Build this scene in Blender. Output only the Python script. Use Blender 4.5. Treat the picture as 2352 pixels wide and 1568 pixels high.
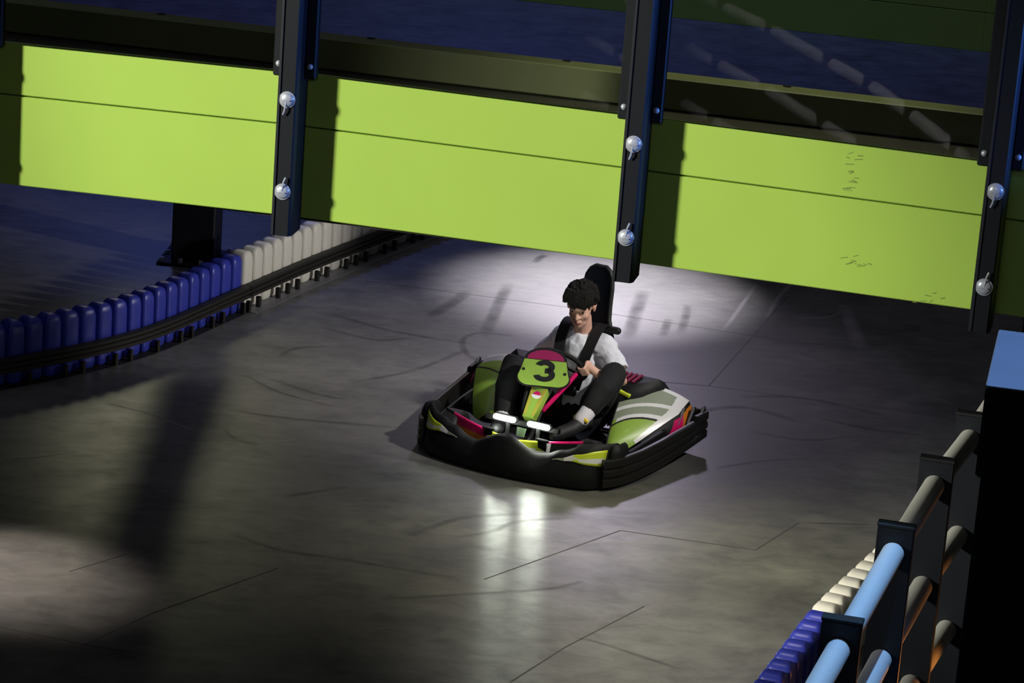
import bpy, bmesh, random
from math import sin, cos, pi, radians, sqrt, atan2, hypot
from mathutils import Vector as V, Matrix

random.seed(7)
for o in list(bpy.data.objects):
    bpy.data.objects.remove(o)
S = bpy.context.scene
C = S.collection

# ------------------------------------------------------------------ camera
FPX, PITCH, ROLL, CAMH = 7000.0, radians(16.5), radians(4.3), 5.55
FWD = V((0, cos(PITCH), -sin(PITCH)))
R0 = V((1, 0, 0))
U0 = V((0, sin(PITCH), cos(PITCH)))
RC = cos(ROLL) * R0 + sin(ROLL) * U0
UC = -sin(ROLL) * R0 + cos(ROLL) * U0
EYE = V((0, 0, CAMH))
cam = bpy.data.cameras.new('camera')
cam.sensor_width = 36.0
cam.lens = FPX / 2352.0 * 36.0
cam.clip_end = 200
camo = bpy.data.objects.new('camera', cam)
m = Matrix((RC, UC, -FWD)).transposed().to_4x4()
m.translation = EYE
camo.matrix_world = m
C.objects.link(camo)
S.camera = camo


def ray(x, y):
    return FWD + (x - 1176) / FPX * RC - (y - 784) / FPX * UC


def at(x, y, z=0.0):
    """where the line of sight through a photograph point meets the level z"""
    d = ray(x, y)
    return EYE + d * ((z - CAMH) / d.z)


def dep(x, y, D):
    return EYE + ray(x, y) * D


# ------------------------------------------------------------------ world, exposure, lamps
w = bpy.data.worlds.new('world')
S.world = w
w.use_nodes = True
bg = w.node_tree.nodes['Background']
bg.inputs[0].default_value = (0.30, 0.33, 0.55, 1)
bg.inputs[1].default_value = 0.012
S.view_settings.view_transform = 'Standard'
S.view_settings.look = 'None'
S.view_settings.gamma = 1
S.view_settings.use_curve_mapping = False
S.view_settings.exposure = 0.0


def spot(name, loc, target, energy, col, angle=40, blend=0.5, rad=0.15):
    l = bpy.data.lights.new(name, 'SPOT')
    l.energy = energy
    l.color = col
    l.spot_size = radians(angle)
    l.spot_blend = blend
    l.shadow_soft_size = rad
    o = bpy.data.objects.new(name, l)
    o.location = loc
    o.rotation_euler = (V(target) - V(loc)).to_track_quat('-Z', 'Y').to_euler()
    C.objects.link(o)
    return o


def area(name, loc, target, energy, col, sx, sy):
    l = bpy.data.lights.new(name, 'AREA')
    l.shape = 'RECTANGLE'
    l.size = sx
    l.size_y = sy
    l.energy = energy
    l.color = col
    o = bpy.data.objects.new(name, l)
    o.location = loc
    o.rotation_euler = (V(target) - V(loc)).to_track_quat('-Z', 'Y').to_euler()
    C.objects.link(o)
    return o


# general dim lavender fill added under the roof for ambient light
area('ambient_fill', (0.0, 17.0, 8.9), (0, 17, 0), 90, (0.84, 0.84, 1.0), 12, 16)
# unseen dim fill added behind the viewer to lift the shade on the boards
area('viewer_fill', (-1.0, -2.0, 7.6), (0, 12, 2.0), 60, (1.0, 0.96, 0.9), 4, 2)
# key lamp from the near left on the lime guard rail
spot('lamp_guard', (-17.5, 0.9, 8.5), (-0.45, 12.4, 2.62), 29000, (1.0, 0.98, 0.86), 9.7, 0.08, 0.75)
# white lamp above the track behind the bridge
spot('lamp_track_back', (0.9, 22.5, 6.0), (0.55, 20.1, 0), 5200, (0.96, 0.90, 1.0), 22, 1.0, 0.10)
# wide lavender wash on the track around the kart
spot('lamp_track_middle', (1.0, 25.0, 7.0), (0.55, 18.0, 0), 1100, (0.84, 0.74, 1.0), 28, 1.0, 0.4)
# lamp from the gallery side on the driver
spot('lamp_track_side', (4.6, 13.8, 5.6), (0.3, 16.7, 0.5), 1600, (1.0, 0.95, 0.88), 17, 0.9, 0.2)
# yellowish lamp above the near track
spot('lamp_track_front', (1.4, 15.6, 7.8), (0.95, 14.4, 0), 620, (1.0, 0.97, 0.56), 32, 0.9, 0.3)
# small warm lamp on the near left corner of the track
spot('lamp_track_corner', (-3.3, 14.9, 2.1), (-2.45, 14.05, 0), 340, (1.0, 0.87, 0.76), 34, 1.0, 0.1)
# lamps under the bridge deck
spot('lamp_under_bridge', (0.85, 14.8, 2.25), (0.55, 14.7, 0), 100, (1.0, 0.96, 0.62), 84, 1.0, 0.15)
spot('lamp_under_bridge_near', (1.0, 13.1, 2.25), (0.75, 13.5, 0), 130, (1.0, 0.94, 0.84), 60, 1.0, 0.15)
# lamp far behind the column: throws the long soft shadow of the column and its added beam over the track
spot('lamp_left_back', (-3.7, 30.0, 7.8), (-1.2, 16.8, 0), 450, (1.0, 0.96, 0.62), 10.5, 0.7, 0.9)
# lamp on the left barrier bend and the column
spot('lamp_bend', (2.9, 17.4, 1.9), (-1.9, 18.9, 0.25), 420, (1.0, 0.96, 0.95), 38, 0.6, 0.1)
# blue lamps and an added blue fill
spot('blue_floor_fill', (-3.0, 24.0, 6.5), (-1.9, 22.0, 0), 500, (0.16, 0.24, 1.0), 50, 0.8, 0.3)  # added spot standing in for the far wall's blue reflection on the floor
spot('lamp_blue_hall', (0.0, 30.0, 8.0), (0.0, 31.0, 0), 800, (0.20, 0.26, 1.0), 110, 0.8, 0.5)
spot('lamp_blue_fence', (1.9, 11.0, 5.5), (1.2, 10.3, 1.4), 1100, (0.25, 0.50, 1.0), 35, 0.04, 0.03)
spot('lamp_blue_cabinet', (2.6, 11.0, 6.6), (2.3, 10.8, 2.3), 90, (0.07, 0.2, 1.0), 26, 0.3, 0.1)
spot('lamp_orange_tubes', (2.45, 12.55, 0.35), (1.7, 12.3, 0.7), 9, (1.0, 0.35, 0.08), 90, 0.6, 0.05)  # orange lamp on the lower fence tubes
spot('lamp_blue_post', (6.0, 10.5, 4.0), (0.2, 12.15, 3.35), 1700, (0.08, 0.25, 1.0), 20, 0.3, 0.08)
# white lamp on the near stretch of the tube fence below the viewer
spot('lamp_fence_near', (-3.6, 6.0, 6.0), (-1.7, 3.4, 1.4), 1250, (0.95, 0.92, 1.0), 58, 0.5, 0.1)


# ------------------------------------------------------------------ materials
def lin(c):
    return tuple(((x / 255) / 12.92 if x / 255 <= 0.04045 else ((x / 255 + 0.055) / 1.055) ** 2.4) for x in c) + (1.0,)


MATS = {}


def M(name, col, rough=0.5, metal=0.0, spec=0.5, var=0.0, scale=8.0, bump=0.0, emit=0.0, coat=0.0):
    if name in MATS:
        return MATS[name]
    mt = bpy.data.materials.new(name)
    mt.use_nodes = True
    nt = mt.node_tree
    b = nt.nodes['Principled BSDF']
    c = lin(col)
    b.inputs['Base Color'].default_value = c
    b.inputs['Roughness'].default_value = rough
    b.inputs['Metallic'].default_value = metal
    b.inputs['Specular IOR Level'].default_value = spec
    b.inputs['Coat Weight'].default_value = coat
    if emit:
        b.inputs['Emission Color'].default_value = c
        b.inputs['Emission Strength'].default_value = emit
    if var or bump:
        tc = nt.nodes.new('ShaderNodeTexCoord')
        nz = nt.nodes.new('ShaderNodeTexNoise')
        nz.inputs['Scale'].default_value = scale
        nz.inputs['Detail'].default_value = 5
        nt.links.new(tc.outputs['Object'], nz.inputs['Vector'])
        if var:
            mx = nt.nodes.new('ShaderNodeMix')
            mx.data_type = 'RGBA'
            mx.inputs['A'].default_value = tuple(x * (1 - var) for x in c[:3]) + (1,)
            mx.inputs['B'].default_value = tuple(min(1, x * (1 + var)) for x in c[:3]) + (1,)
            nt.links.new(nz.outputs['Fac'], mx.inputs['Factor'])
            nt.links.new(mx.outputs['Result'], b.inputs['Base Color'])
        if bump:
            bp = nt.nodes.new('ShaderNodeBump')
            bp.inputs['Strength'].default_value = bump
            bp.inputs['Distance'].default_value = 0.01
            nt.links.new(nz.outputs['Fac'], bp.inputs['Height'])
            nt.links.new(bp.outputs['Normal'], b.inputs['Normal'])
    MATS[name] = mt
    return mt


LIME = M('lime_board', (167, 201, 85), 0.42, var=0.05, scale=3)
BLK = M('black_steel', (17, 20, 26), 0.5, spec=0.3, var=0.15, scale=20)
BLKP = M('black_plastic', (17, 19, 21), 0.6, spec=0.35, var=0.2, scale=15)
RUBBER = M('black_rubber', (16, 16, 17), 0.7, var=0.2, scale=30)
BAND = M('dark_rubber_band', (34, 33, 28), 0.6, spec=0.4, var=0.3, scale=12)
CHROME = M('zinc_bolt', (190, 195, 205), 0.3, metal=0.4)
BLUEP = M('blue_plastic', (52, 62, 168), 0.38, var=0.1, scale=9)
WHITEP = M('white_plastic', (226, 222, 208), 0.42, var=0.06, scale=9)
SIDEP = M('glossy_black_plastic', (30, 30, 28), 0.36, spec=0.5, var=0.35, scale=10)  # paler, glossier black for the side bumpers
GREYP = M('grey_plastic', (120, 120, 122), 0.5, var=0.1)
NAVY = M('navy_wall', (38, 46, 92), 0.6, var=0.1)
DARK = M('dark_wall', (26, 27, 32), 0.7, var=0.1)
DECK = M('dark_deck', (44, 42, 36), 0.5, var=0.25, scale=6)
TUBE = M('white_tube', (186, 186, 178), 0.5, var=0.04)
K_LIME = M('kart_lime', (150, 186, 74), 0.35, coat=0.3, var=0.04)
K_YEL = M('kart_yellow', (214, 230, 60), 0.3, coat=0.3)
K_WHITE = M('kart_white', (235, 235, 235), 0.3, coat=0.4)
K_SILV = M('kart_silver', (150, 160, 140), 0.3, coat=0.4)
K_PINK = M('kart_pink', (214, 22, 104), 0.3, coat=0.3)
K_MAG = M('kart_magenta', (150, 14, 84), 0.5)
K_VENT = M('vent_magenta', (120, 10, 52), 0.6, spec=0.2)
K_ORG = M('kart_orange', (214, 128, 40), 0.3, coat=0.3)
K_ORED = M('orange_red_plastic', (235, 84, 32), 0.4)
K_OLV = M('kart_olive', (178, 164, 62), 0.35, coat=0.2)
STEEL = M('grey_steel', (90, 92, 96), 0.35, metal=0.9)
SKIN = M('skin', (232, 184, 164), 0.5, var=0.04, scale=30)
LIPS = M('lips', (170, 98, 92), 0.5)
EYEW = M('eye_white', (225, 222, 218), 0.25)
EYED = M('eye_dark', (38, 26, 20), 0.2)
SHIRT = M('shirt_cotton', (232, 235, 245), 0.85, var=0.05, scale=25, bump=0.3)
TROU = M('black_cotton', (19, 20, 23), 0.85, var=0.2, scale=25, bump=0.2)
HAIR = M('dark_hair', (22, 19, 16), 0.8, spec=0.25, var=0.4, scale=70, bump=1.0)
BELT = M('black_webbing', (15, 15, 17), 0.75, var=0.2, scale=60)
LAMP = M('headlight_glow', (246, 255, 240), 0.3, emit=150.0)


def floor_material():
    mt = bpy.data.materials.new('polished_floor')
    mt.use_nodes = True
    nt = mt.node_tree
    L = nt.links.new
    b = nt.nodes['Principled BSDF']
    tc = nt.nodes.new('ShaderNodeTexCoord')
    n1 = nt.nodes.new('ShaderNodeTexNoise')
    n1.inputs['Scale'].default_value = 2.2
    n1.inputs['Detail'].default_value = 6
    n1.inputs['Roughness'].default_value = 0.6
    L(tc.outputs['Object'], n1.inputs['Vector'])
    mp = nt.nodes.new('ShaderNodeMapping')
    mp.inputs['Rotation'].default_value = (0, 0, radians(14))
    mp.inputs['Scale'].default_value = (1.0, 1.7, 1.0)
    L(tc.outputs['Object'], mp.inputs['Vector'])
    n2 = nt.nodes.new('ShaderNodeTexNoise')
    n2.inputs['Scale'].default_value = 4.5
    n2.inputs['Detail'].default_value = 7
    n2.inputs['Roughness'].default_value = 0.68
    n2.inputs['Distortion'].default_value = 0.6
    L(mp.outputs['Vector'], n2.inputs['Vector'])
    a = nt.nodes.new('ShaderNodeMath')
    a.operation = 'ADD'
    L(n1.outputs['Fac'], a.inputs[0])
    L(n2.outputs['Fac'], a.inputs[1])
    cr = nt.nodes.new('ShaderNodeMapRange')
    cr.inputs['From Min'].default_value = 0.7
    cr.inputs['From Max'].default_value = 1.35
    L(a.outputs[0], cr.inputs['Value'])
    mx = nt.nodes.new('ShaderNodeMix')
    mx.data_type = 'RGBA'
    mx.inputs['A'].default_value = lin((82, 82, 82))
    mx.inputs['B'].default_value = lin((134, 133, 130))
    L(cr.outputs['Result'], mx.inputs['Factor'])
    L(mx.outputs['Result'], b.inputs['Base Color'])
    rr = nt.nodes.new('ShaderNodeMapRange')
    rr.inputs['From Min'].default_value = 0.7
    rr.inputs['From Max'].default_value = 1.35
    rr.inputs['To Min'].default_value = 0.40
    rr.inputs['To Max'].default_value = 0.28
    L(a.outputs[0], rr.inputs['Value'])
    L(rr.outputs['Result'], b.inputs['Roughness'])
    bp = nt.nodes.new('ShaderNodeBump')
    bp.inputs['Strength'].default_value = 0.03
    bp.inputs['Distance'].default_value = 0.01
    L(n2.outputs['Fac'], bp.inputs['Height'])
    L(bp.outputs['Normal'], b.inputs['Normal'])
    b.inputs['Anisotropic'].default_value = 0.75
    tg = nt.nodes.new('ShaderNodeCombineXYZ')
    tg.inputs[0].default_value = -0.08
    tg.inputs[1].default_value = 1.0
    L(tg.outputs[0], b.inputs['Tangent'])
    return mt


def stain_material(name, col, alpha, rough=0.6):
    mt = bpy.data.materials.new(name)
    mt.use_nodes = True
    nt = mt.node_tree
    L = nt.links.new
    b = nt.nodes['Principled BSDF']
    b.inputs['Base Color'].default_value = lin(col)
    b.inputs['Roughness'].default_value = rough
    b.inputs['Specular IOR Level'].default_value = 0.3
    uv = nt.nodes.new('ShaderNodeUVMap')
    sp = nt.nodes.new('ShaderNodeSeparateXYZ')
    L(uv.outputs['UV'], sp.inputs[0])

    def tri(sock, p):
        # 4 t (1 - t) raised to a power: fades to nothing at both edges
        q = nt.nodes.new('ShaderNodeMath'); q.operation = 'SUBTRACT'; q.inputs[0].default_value = 1
        L(sock, q.inputs[1])
        r = nt.nodes.new('ShaderNodeMath'); r.operation = 'MULTIPLY'
        L(sock, r.inputs[0]); L(q.outputs[0], r.inputs[1])
        s = nt.nodes.new('ShaderNodeMath'); s.operation = 'MULTIPLY'; s.inputs[1].default_value = 4; s.use_clamp = True
        L(r.outputs[0], s.inputs[0])
        t = nt.nodes.new('ShaderNodeMath'); t.operation = 'POWER'; t.inputs[1].default_value = p
        L(s.outputs[0], t.inputs[0])
        return t.outputs[0]
    tx, ty = tri(sp.outputs[0], 0.5), tri(sp.outputs[1], 0.9)
    tc = nt.nodes.new('ShaderNodeTexCoord')
    nz = nt.nodes.new('ShaderNodeTexNoise')
    nz.inputs['Scale'].default_value = 6
    nz.inputs['Detail'].default_value = 5
    L(tc.outputs['Object'], nz.inputs['Vector'])
    mr = nt.nodes.new('ShaderNodeMapRange')
    mr.inputs['From Min'].default_value = 0.3
    mr.inputs['From Max'].default_value = 0.65
    mr.inputs['To Min'].default_value = alpha * 0.35
    mr.inputs['To Max'].default_value = alpha
    L(nz.outputs['Fac'], mr.inputs['Value'])
    m1 = nt.nodes.new('ShaderNodeMath'); m1.operation = 'MULTIPLY'
    L(tx, m1.inputs[0]); L(ty, m1.inputs[1])
    m2 = nt.nodes.new('ShaderNodeMath'); m2.operation = 'MULTIPLY'
    L(m1.outputs[0], m2.inputs[0]); L(mr.outputs['Result'], m2.inputs[1])
    L(m2.outputs[0], b.inputs['Alpha'])
    return mt


def screen_material():
    mt = bpy.data.materials.new('clear_screen')
    mt.use_nodes = True
    nt = mt.node_tree
    nt.nodes.remove(nt.nodes['Principled BSDF'])
    out = nt.nodes['Material Output']
    tr = nt.nodes.new('ShaderNodeBsdfTransparent')
    tr.inputs[0].default_value = (0.95, 0.97, 0.96, 1)
    gl = nt.nodes.new('ShaderNodeBsdfGlossy')
    gl.inputs['Roughness'].default_value = 0.015
    fr = nt.nodes.new('ShaderNodeFresnel')
    fr.inputs[0].default_value = 1.5
    mx = nt.nodes.new('ShaderNodeMixShader')
    nt.links.new(fr.outputs[0], mx.inputs[0])
    nt.links.new(tr.outputs[0], mx.inputs[1])
    nt.links.new(gl.outputs[0], mx.inputs[2])
    nt.links.new(mx.outputs[0], out.inputs[0])
    return mt


FLOOR = floor_material()
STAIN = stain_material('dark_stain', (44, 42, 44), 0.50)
SKID = stain_material('tyre_mark', (30, 30, 32), 0.36)
PALE = stain_material('pale_scuff', (190, 186, 190), 0.5)
JOINT = M('floor_joint', (66, 64, 66), 0.7)
SCREEN = screen_material()


# ------------------------------------------------------------------ mesh helpers
class MB:
    def __init__(s):
        s.v, s.f, s.mi, s.uv = [], [], [], None

    def add(s, vs, fs, mi=0):
        n = len(s.v)
        s.v += [V(p) for p in vs]
        s.f += [tuple(i + n for i in q) for q in fs]
        s.mi += [mi] * len(fs)
        return s

    def box(s, c, size, mat=None, bev=0.0, mi=0):
        bm = bmesh.new()
        bmesh.ops.create_cube(bm, size=1.0)
        for q in bm.verts:
            q.co = V((q.co.x * size[0], q.co.y * size[1], q.co.z * size[2]))
        if bev:
            bmesh.ops.bevel(bm, geom=list(bm.edges), offset=bev, segments=1, affect='EDGES', profile=0.5)
        mat = mat or Matrix.Identity(3)
        bm.verts.index_update()
        vs = [V(c) + mat @ q.co for q in bm.verts]
        fs = [[q.index for q in f.verts] for f in bm.faces]
        bm.free()
        return s.add(vs, fs, mi)

    def bar(s, a, b, wid, hei, up=(0, 0, 1), bev=0.0, mi=0):
        a, b = V(a), V(b)
        e = (b - a)
        ln = e.length
        e.normalize()
        u = V(up)
        n = u.cross(e).normalized()
        u = e.cross(n).normalized()
        return s.box((a + b) / 2, (ln, wid, hei), Matrix((e, n, u)).transposed(), bev, mi)

    def tube(s, pts, rad, seg=10, mi=0, round_cap=True, flat=1.0):
        pts = [V(p) for p in pts]
        if not hasattr(rad, '__len__'):
            rad = [rad] * len(pts)
        rings, rr = [], []
        if round_cap:
            d0 = (pts[0] - pts[1]).normalized()
            d1 = (pts[-1] - pts[-2]).normalized()
            P, R = [], []
            for k in (80, 55, 28):
                P.append(pts[0] + d0 * rad[0] * sin(radians(k))); R.append(rad[0] * cos(radians(k)))
            P += pts; R += list(rad)
            for k in (28, 55, 80):
                P.append(pts[-1] + d1 * rad[-1] * sin(radians(k))); R.append(rad[-1] * cos(radians(k)))
        else:
            P, R = pts, list(rad)
        n = None
        vs = []
        for i, p in enumerate(P):
            t = (P[min(i + 1, len(P) - 1)] - P[max(i - 1, 0)]).normalized()
            if n is None:
                n = t.orthogonal().normalized()
            n = (n - t * n.dot(t)).normalized()
            b = t.cross(n)
            for k in range(seg):
                a = 2 * pi * k / seg
                vs.append(p + (n * cos(a) + b * sin(a) * flat) * R[i])
        fs = []
        for i in range(len(P) - 1):
            for k in range(seg):
                k2 = (k + 1) % seg
                fs.append((i * seg + k, i * seg + k2, (i + 1) * seg + k2, (i + 1) * seg + k))
        fs.append(tuple(range(seg))[::-1])
        fs.append(tuple((len(P) - 1) * seg + k for k in range(seg)))
        return s.add(vs, fs, mi)

    def poly(s, pts, depth, o=(0, 0, 0), ax=(1, 0, 0), ay=(0, 1, 0), mi=0):
        """an outline in the plane (ax, ay) extruded along ax x ay"""
        o, ax, ay = V(o), V(ax).normalized(), V(ay).normalized()
        n = ax.cross(ay)
        k = len(pts)
        a = [o + ax * p[0] + ay * p[1] for p in pts]
        vs = a + [p + n * depth for p in a]
        fs = [tuple(range(k))[::-1], tuple(range(k, 2 * k))]
        fs += [(i, (i + 1) % k, k + (i + 1) % k, k + i) for i in range(k)]
        return s.add(vs, fs, mi)

    def loft(s, rings, mi=0, cap=True):
        k = len(rings[0])
        vs = [p for r in rings for p in r]
        fs = []
        for i in range(len(rings) - 1):
            for j in range(k):
                j2 = (j + 1) % k
                fs.append((i * k + j, i * k + j2, (i + 1) * k + j2, (i + 1) * k + j))
        if cap:
            fs.append(tuple(range(k))[::-1])
            fs.append(tuple((len(rings) - 1) * k + j for j in range(k)))
        return s.add(vs, fs, mi)

    def grid(s, fn, nu, nv, col=None, thick=0.0):
        """fn(u, v) over the unit square; col(u, v) picks the material slot; thick adds a back"""
        n = len(s.v)
        P = [[V(fn(i / nu, j / nv)) for j in range(nv + 1)] for i in range(nu + 1)]
        s.v += [p for r in P for p in r]
        for i in range(nu):
            for j in range(nv):
                a = n + i * (nv + 1) + j
                s.f.append((a, a + nv + 1, a + nv + 2, a + 1))
                s.mi.append(col((i + .5) / nu, (j + .5) / nv) if col else 0)
        return s

    def ball(s, c, r, seg=12, rings=8, mat=None, mi=0):
        r = r if hasattr(r, '__len__') else (r, r, r)
        mat = mat or Matrix.Identity(3)
        vs, fs = [], []
        for i in range(rings + 1):
            a = pi * (i + 0.0) / rings
            for k in range(seg):
                b = 2 * pi * k / seg
                sa = max(sin(a), 0.02)
                vs.append(V(c) + mat @ V((r[0] * sa * cos(b), r[1] * sa * sin(b), r[2] * cos(a))))
        for i in range(rings):
            for k in range(seg):
                k2 = (k + 1) % seg
                fs.append((i * seg + k, (i + 1) * seg + k, (i + 1) * seg + k2, i * seg + k2))
        fs.append(tuple(range(seg)))
        fs.append(tuple(rings * seg + k for k in range(seg))[::-1])
        return s.add(vs, fs, mi)

    def mesh(s, name, mats, smooth=False, fix=True):
        me = bpy.data.meshes.new(name)
        me.from_pydata([tuple(p) for p in s.v], [], s.f)
        for mt in (mats if isinstance(mats, (list, tuple)) else [mats]):
            me.materials.append(mt)
        me.polygons.foreach_set('material_index', s.mi)
        if fix:
            bm = bmesh.new()
            bm.from_mesh(me)
            bmesh.ops.recalc_face_normals(bm, faces=bm.faces)
            bm.to_mesh(me)
            bm.free()
        if smooth:
            me.polygons.foreach_set('use_smooth', [True] * len(me.polygons))
            if smooth != 'all':
                me.set_sharp_from_angle(angle=radians(smooth if smooth is not True else 40))
        me.update()
        return me

    def build(s, name, mats, parent=None, smooth=False, thick=0.0, **props):
        o = bpy.data.objects.new(name, s.mesh(name, mats, smooth))
        C.objects.link(o)
        if parent:
            o.parent = parent
        if thick:
            md = o.modifiers.new('thickness', 'SOLIDIFY')
            md.thickness = thick
            md.offset = -1
        for k, v in props.items():
            o[k] = v
        return o


def tag(o, label=None, cat=None, group=None, kind=None):
    if label: o['label'] = label
    if cat: o['category'] = cat
    if group: o['group'] = group
    if kind: o['kind'] = kind
    return o


def empty(name, loc, rz=0.0, label=None, cat=None, group=None):
    o = bpy.data.objects.new(name, None)
    o.location = loc
    o.rotation_euler = (0, 0, rz)
    o.empty_display_size = 0.1
    C.objects.link(o)
    return tag(o, label, cat, group)


def inst(me, name, parent=None, mw=None):
    o = bpy.data.objects.new(name, me)
    C.objects.link(o)
    if parent:
        o.parent = parent
    if mw is not None:
        o.matrix_local = mw
    return o


# ------------------------------------------------------------------ setting: hall
def struct(name, mb, mat, parent=None):
    return tag(mb.build(name, mat, parent), kind='structure' if parent is None else None)


floor = struct('floor', MB().box((0, 16, -0.1), (46, 46, 0.2)), FLOOR)
struct('wall_back', MB().box((0, 39.1, 4.5), (46, 0.2, 9)), NAVY)
struct('wall_left', MB().box((-23.1, 16, 4.5), (0.2, 46, 9)), DARK)
struct('wall_right', MB().box((23.1, 16, 4.5), (0.2, 46, 9)), DARK)
struct('wall_front', MB().box((0, -7.1, 4.5), (46, 0.2, 9)), DARK)
struct('ceiling', MB().box((0, 16, 9.1), (46, 46, 0.2)), DARK)


def strip_on_floor(name, pix, width, mat, z=0.0006, n=14, world=None):
    """a thin mark lying on the floor along a smoothed line"""
    P = [at(x, y) for x, y in pix] if world is None else [V(p) for p in world]
    out = []
    # Catmull-Rom through the points
    Q = [P[0] * 2 - P[1]] + P + [P[-1] * 2 - P[-2]]
    for i in range(1, len(Q) - 2):
        for k in range(n):
            t = k / n
            a, b, c, d = Q[i - 1], Q[i], Q[i + 1], Q[i + 2]
            out.append(0.5 * ((2 * b) + (c - a) * t + (2 * a - 5 * b + 4 * c - d) * t * t + (3 * b - a - 3 * c + d) * t ** 3))
    out.append(Q[-2])
    vs, fs, uvs = [], [], []
    N = len(out)
    for i, p in enumerate(out):
        t = (out[min(i + 1, N - 1)] - out[max(i - 1, 0)]).normalized()
        nn = V((-t.y, t.x, 0)) * width / 2
        vs += [(p.x + nn.x, p.y + nn.y, z), (p.x, p.y, z), (p.x - nn.x, p.y - nn.y, z)]
    for i in range(N - 1):
        for j in range(2):
            fs.append((3 * i + j, 3 * i + j + 1, 3 * i + j + 4, 3 * i + j + 3))
            uvs += [(i / (N - 1), j / 2), (i / (N - 1), (j + 1) / 2), ((i + 1) / (N - 1), (j + 1) / 2), ((i + 1) / (N - 1), j / 2)]
    me = bpy.data.meshes.new(name)
    me.from_pydata(vs, [], [f[::-1] for f in fs])
    ul = me.uv_layers.new(name='UVMap')
    fl = []
    for i in range(0, len(uvs), 4):
        fl += uvs[i:i + 4][::-1]
    for i, u in enumerate(fl):
        ul.data[i].uv = u
    me.materials.append(mat)
    o = bpy.data.objects.new(name, me)
    C.objects.link(o)
    o.parent = floor
    return o


# joints between the floor slabs
for pix in ([(840, 645), (1300, 705), (1740, 772)], [(1740, 772), (1900, 793)], [(1810, 680), (1628, 886)], [(1520, 877), (1628, 886), (2180, 958)],
            [(1112, 1330), (1425, 1218)], [(1425, 1218), (1735, 1263)], [(1735, 1263), (1835, 1200)], [(1172, 1566), (1300, 1485), (1480, 1392)],
            [(195, 1480), (350, 1408), (640, 1304)], [(0, 1440), (195, 1480), (300, 1497)], [(160, 1312), (290, 1272)]):
    P = [at(*p) for p in pix]
    mb = MB()
    for a, b in zip(P, P[1:]):
        mb.bar(a - V((0, 0, .0005)), b - V((0, 0, .0005)), 0.009, 0.002)
    mb.build('joint', JOINT, floor)

for pix, wd, mt in (
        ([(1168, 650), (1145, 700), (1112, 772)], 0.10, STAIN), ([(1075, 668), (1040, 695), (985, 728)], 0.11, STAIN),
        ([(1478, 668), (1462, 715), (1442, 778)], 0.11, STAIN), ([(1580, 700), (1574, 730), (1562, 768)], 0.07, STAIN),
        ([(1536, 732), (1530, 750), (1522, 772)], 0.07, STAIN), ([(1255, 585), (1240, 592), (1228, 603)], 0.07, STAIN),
        ([(1190, 772), (1100, 765), (1062, 783), (1085, 822), (1190, 862)], 0.05, SKID),
        ([(0, 1056), (90, 1050), (190, 1034)], 0.03, SKID), ([(520, 1222), (640, 1262), (790, 1285), (1060, 1330)], 0.05, SKID),
        ([(870, 1376), (1080, 1364), (1260, 1352), (1340, 1334)], 0.045, SKID), ([(1310, 1462), (1370, 1474), (1470, 1506), (1566, 1538)], 0.035, SKID),
        ([(1040, 1234), (1130, 1220), (1190, 1198), (1330, 1188)], 0.05, SKID), ([(620, 870), (730, 905), (800, 918)], 0.05, SKID),
        ([(565, 862), (640, 900), (770, 935)], 0.04, SKID), ([(640, 820), (680, 800), (760, 795)], 0.05, SKID),
        ([(740, 752), (860, 780), (950, 775)], 0.05, SKID), ([(760, 720), (900, 760), (1080, 790)], 0.06, SKID),
        ([(520, 940), (660, 960), (945, 985)], 0.05, SKID), ([(515, 985), (540, 1008), (600, 1022)], 0.03, SKID),
        ([(640, 1142), (720, 1130), (800, 1118)], 0.05, SKID), ([(800, 880), (950, 850), (1080, 800)], 0.05, SKID),
        ([(1530, 958), (1700, 935), (1840, 970)], 0.07, SKID), ([(1640, 1075), (1760, 1058), (1860, 1052)], 0.03, SKID),
        ([(1700, 910), (1850, 915), (2050, 960)], 0.07, SKID), ([(1880, 960), (2000, 985), (2120, 1000)], 0.05, SKID),
        ([(1720, 990), (1850, 1010), (1980, 1000)], 0.05, SKID), ([(1840, 1200), (1940, 1203), (2000, 1205)], 0.03, SKID),
        ([(1938, 700), (1955, 745), (1978, 800)], 0.12, PALE), ([(1838, 730), (1900, 728), (1935, 715)], 0.04, PALE),
        ([(1740, 650), (1690, 720), (1660, 760)], 0.04, PALE), ([(1300, 1252), (1420, 1247), (1540, 1250)], 0.025, PALE),
        ([(1830, 640), (1790, 680), (1760, 730)], 0.04, PALE), ([(240, 925), (340, 950), (450, 990)], 0.03, PALE), ([(940, 1230), (1060, 1190), (1210, 1180)], 0.06, SKID)):
    strip_on_floor('tyre_mark' if mt is SKID else ('stain' if mt is STAIN else 'scuff'), pix, wd, mt)

# ------------------------------------------------------------------ bridge: guard rail of lime boards
GT = [dep(-30, 93, 13.0), dep(685, 167, 12.75), dep(1475, 267, 12.5), dep(2300, 374, 12.2), dep(3160, 490, 11.9)]
GH, GSPLIT, GTH = 0.62, 0.226, 0.03


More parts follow.
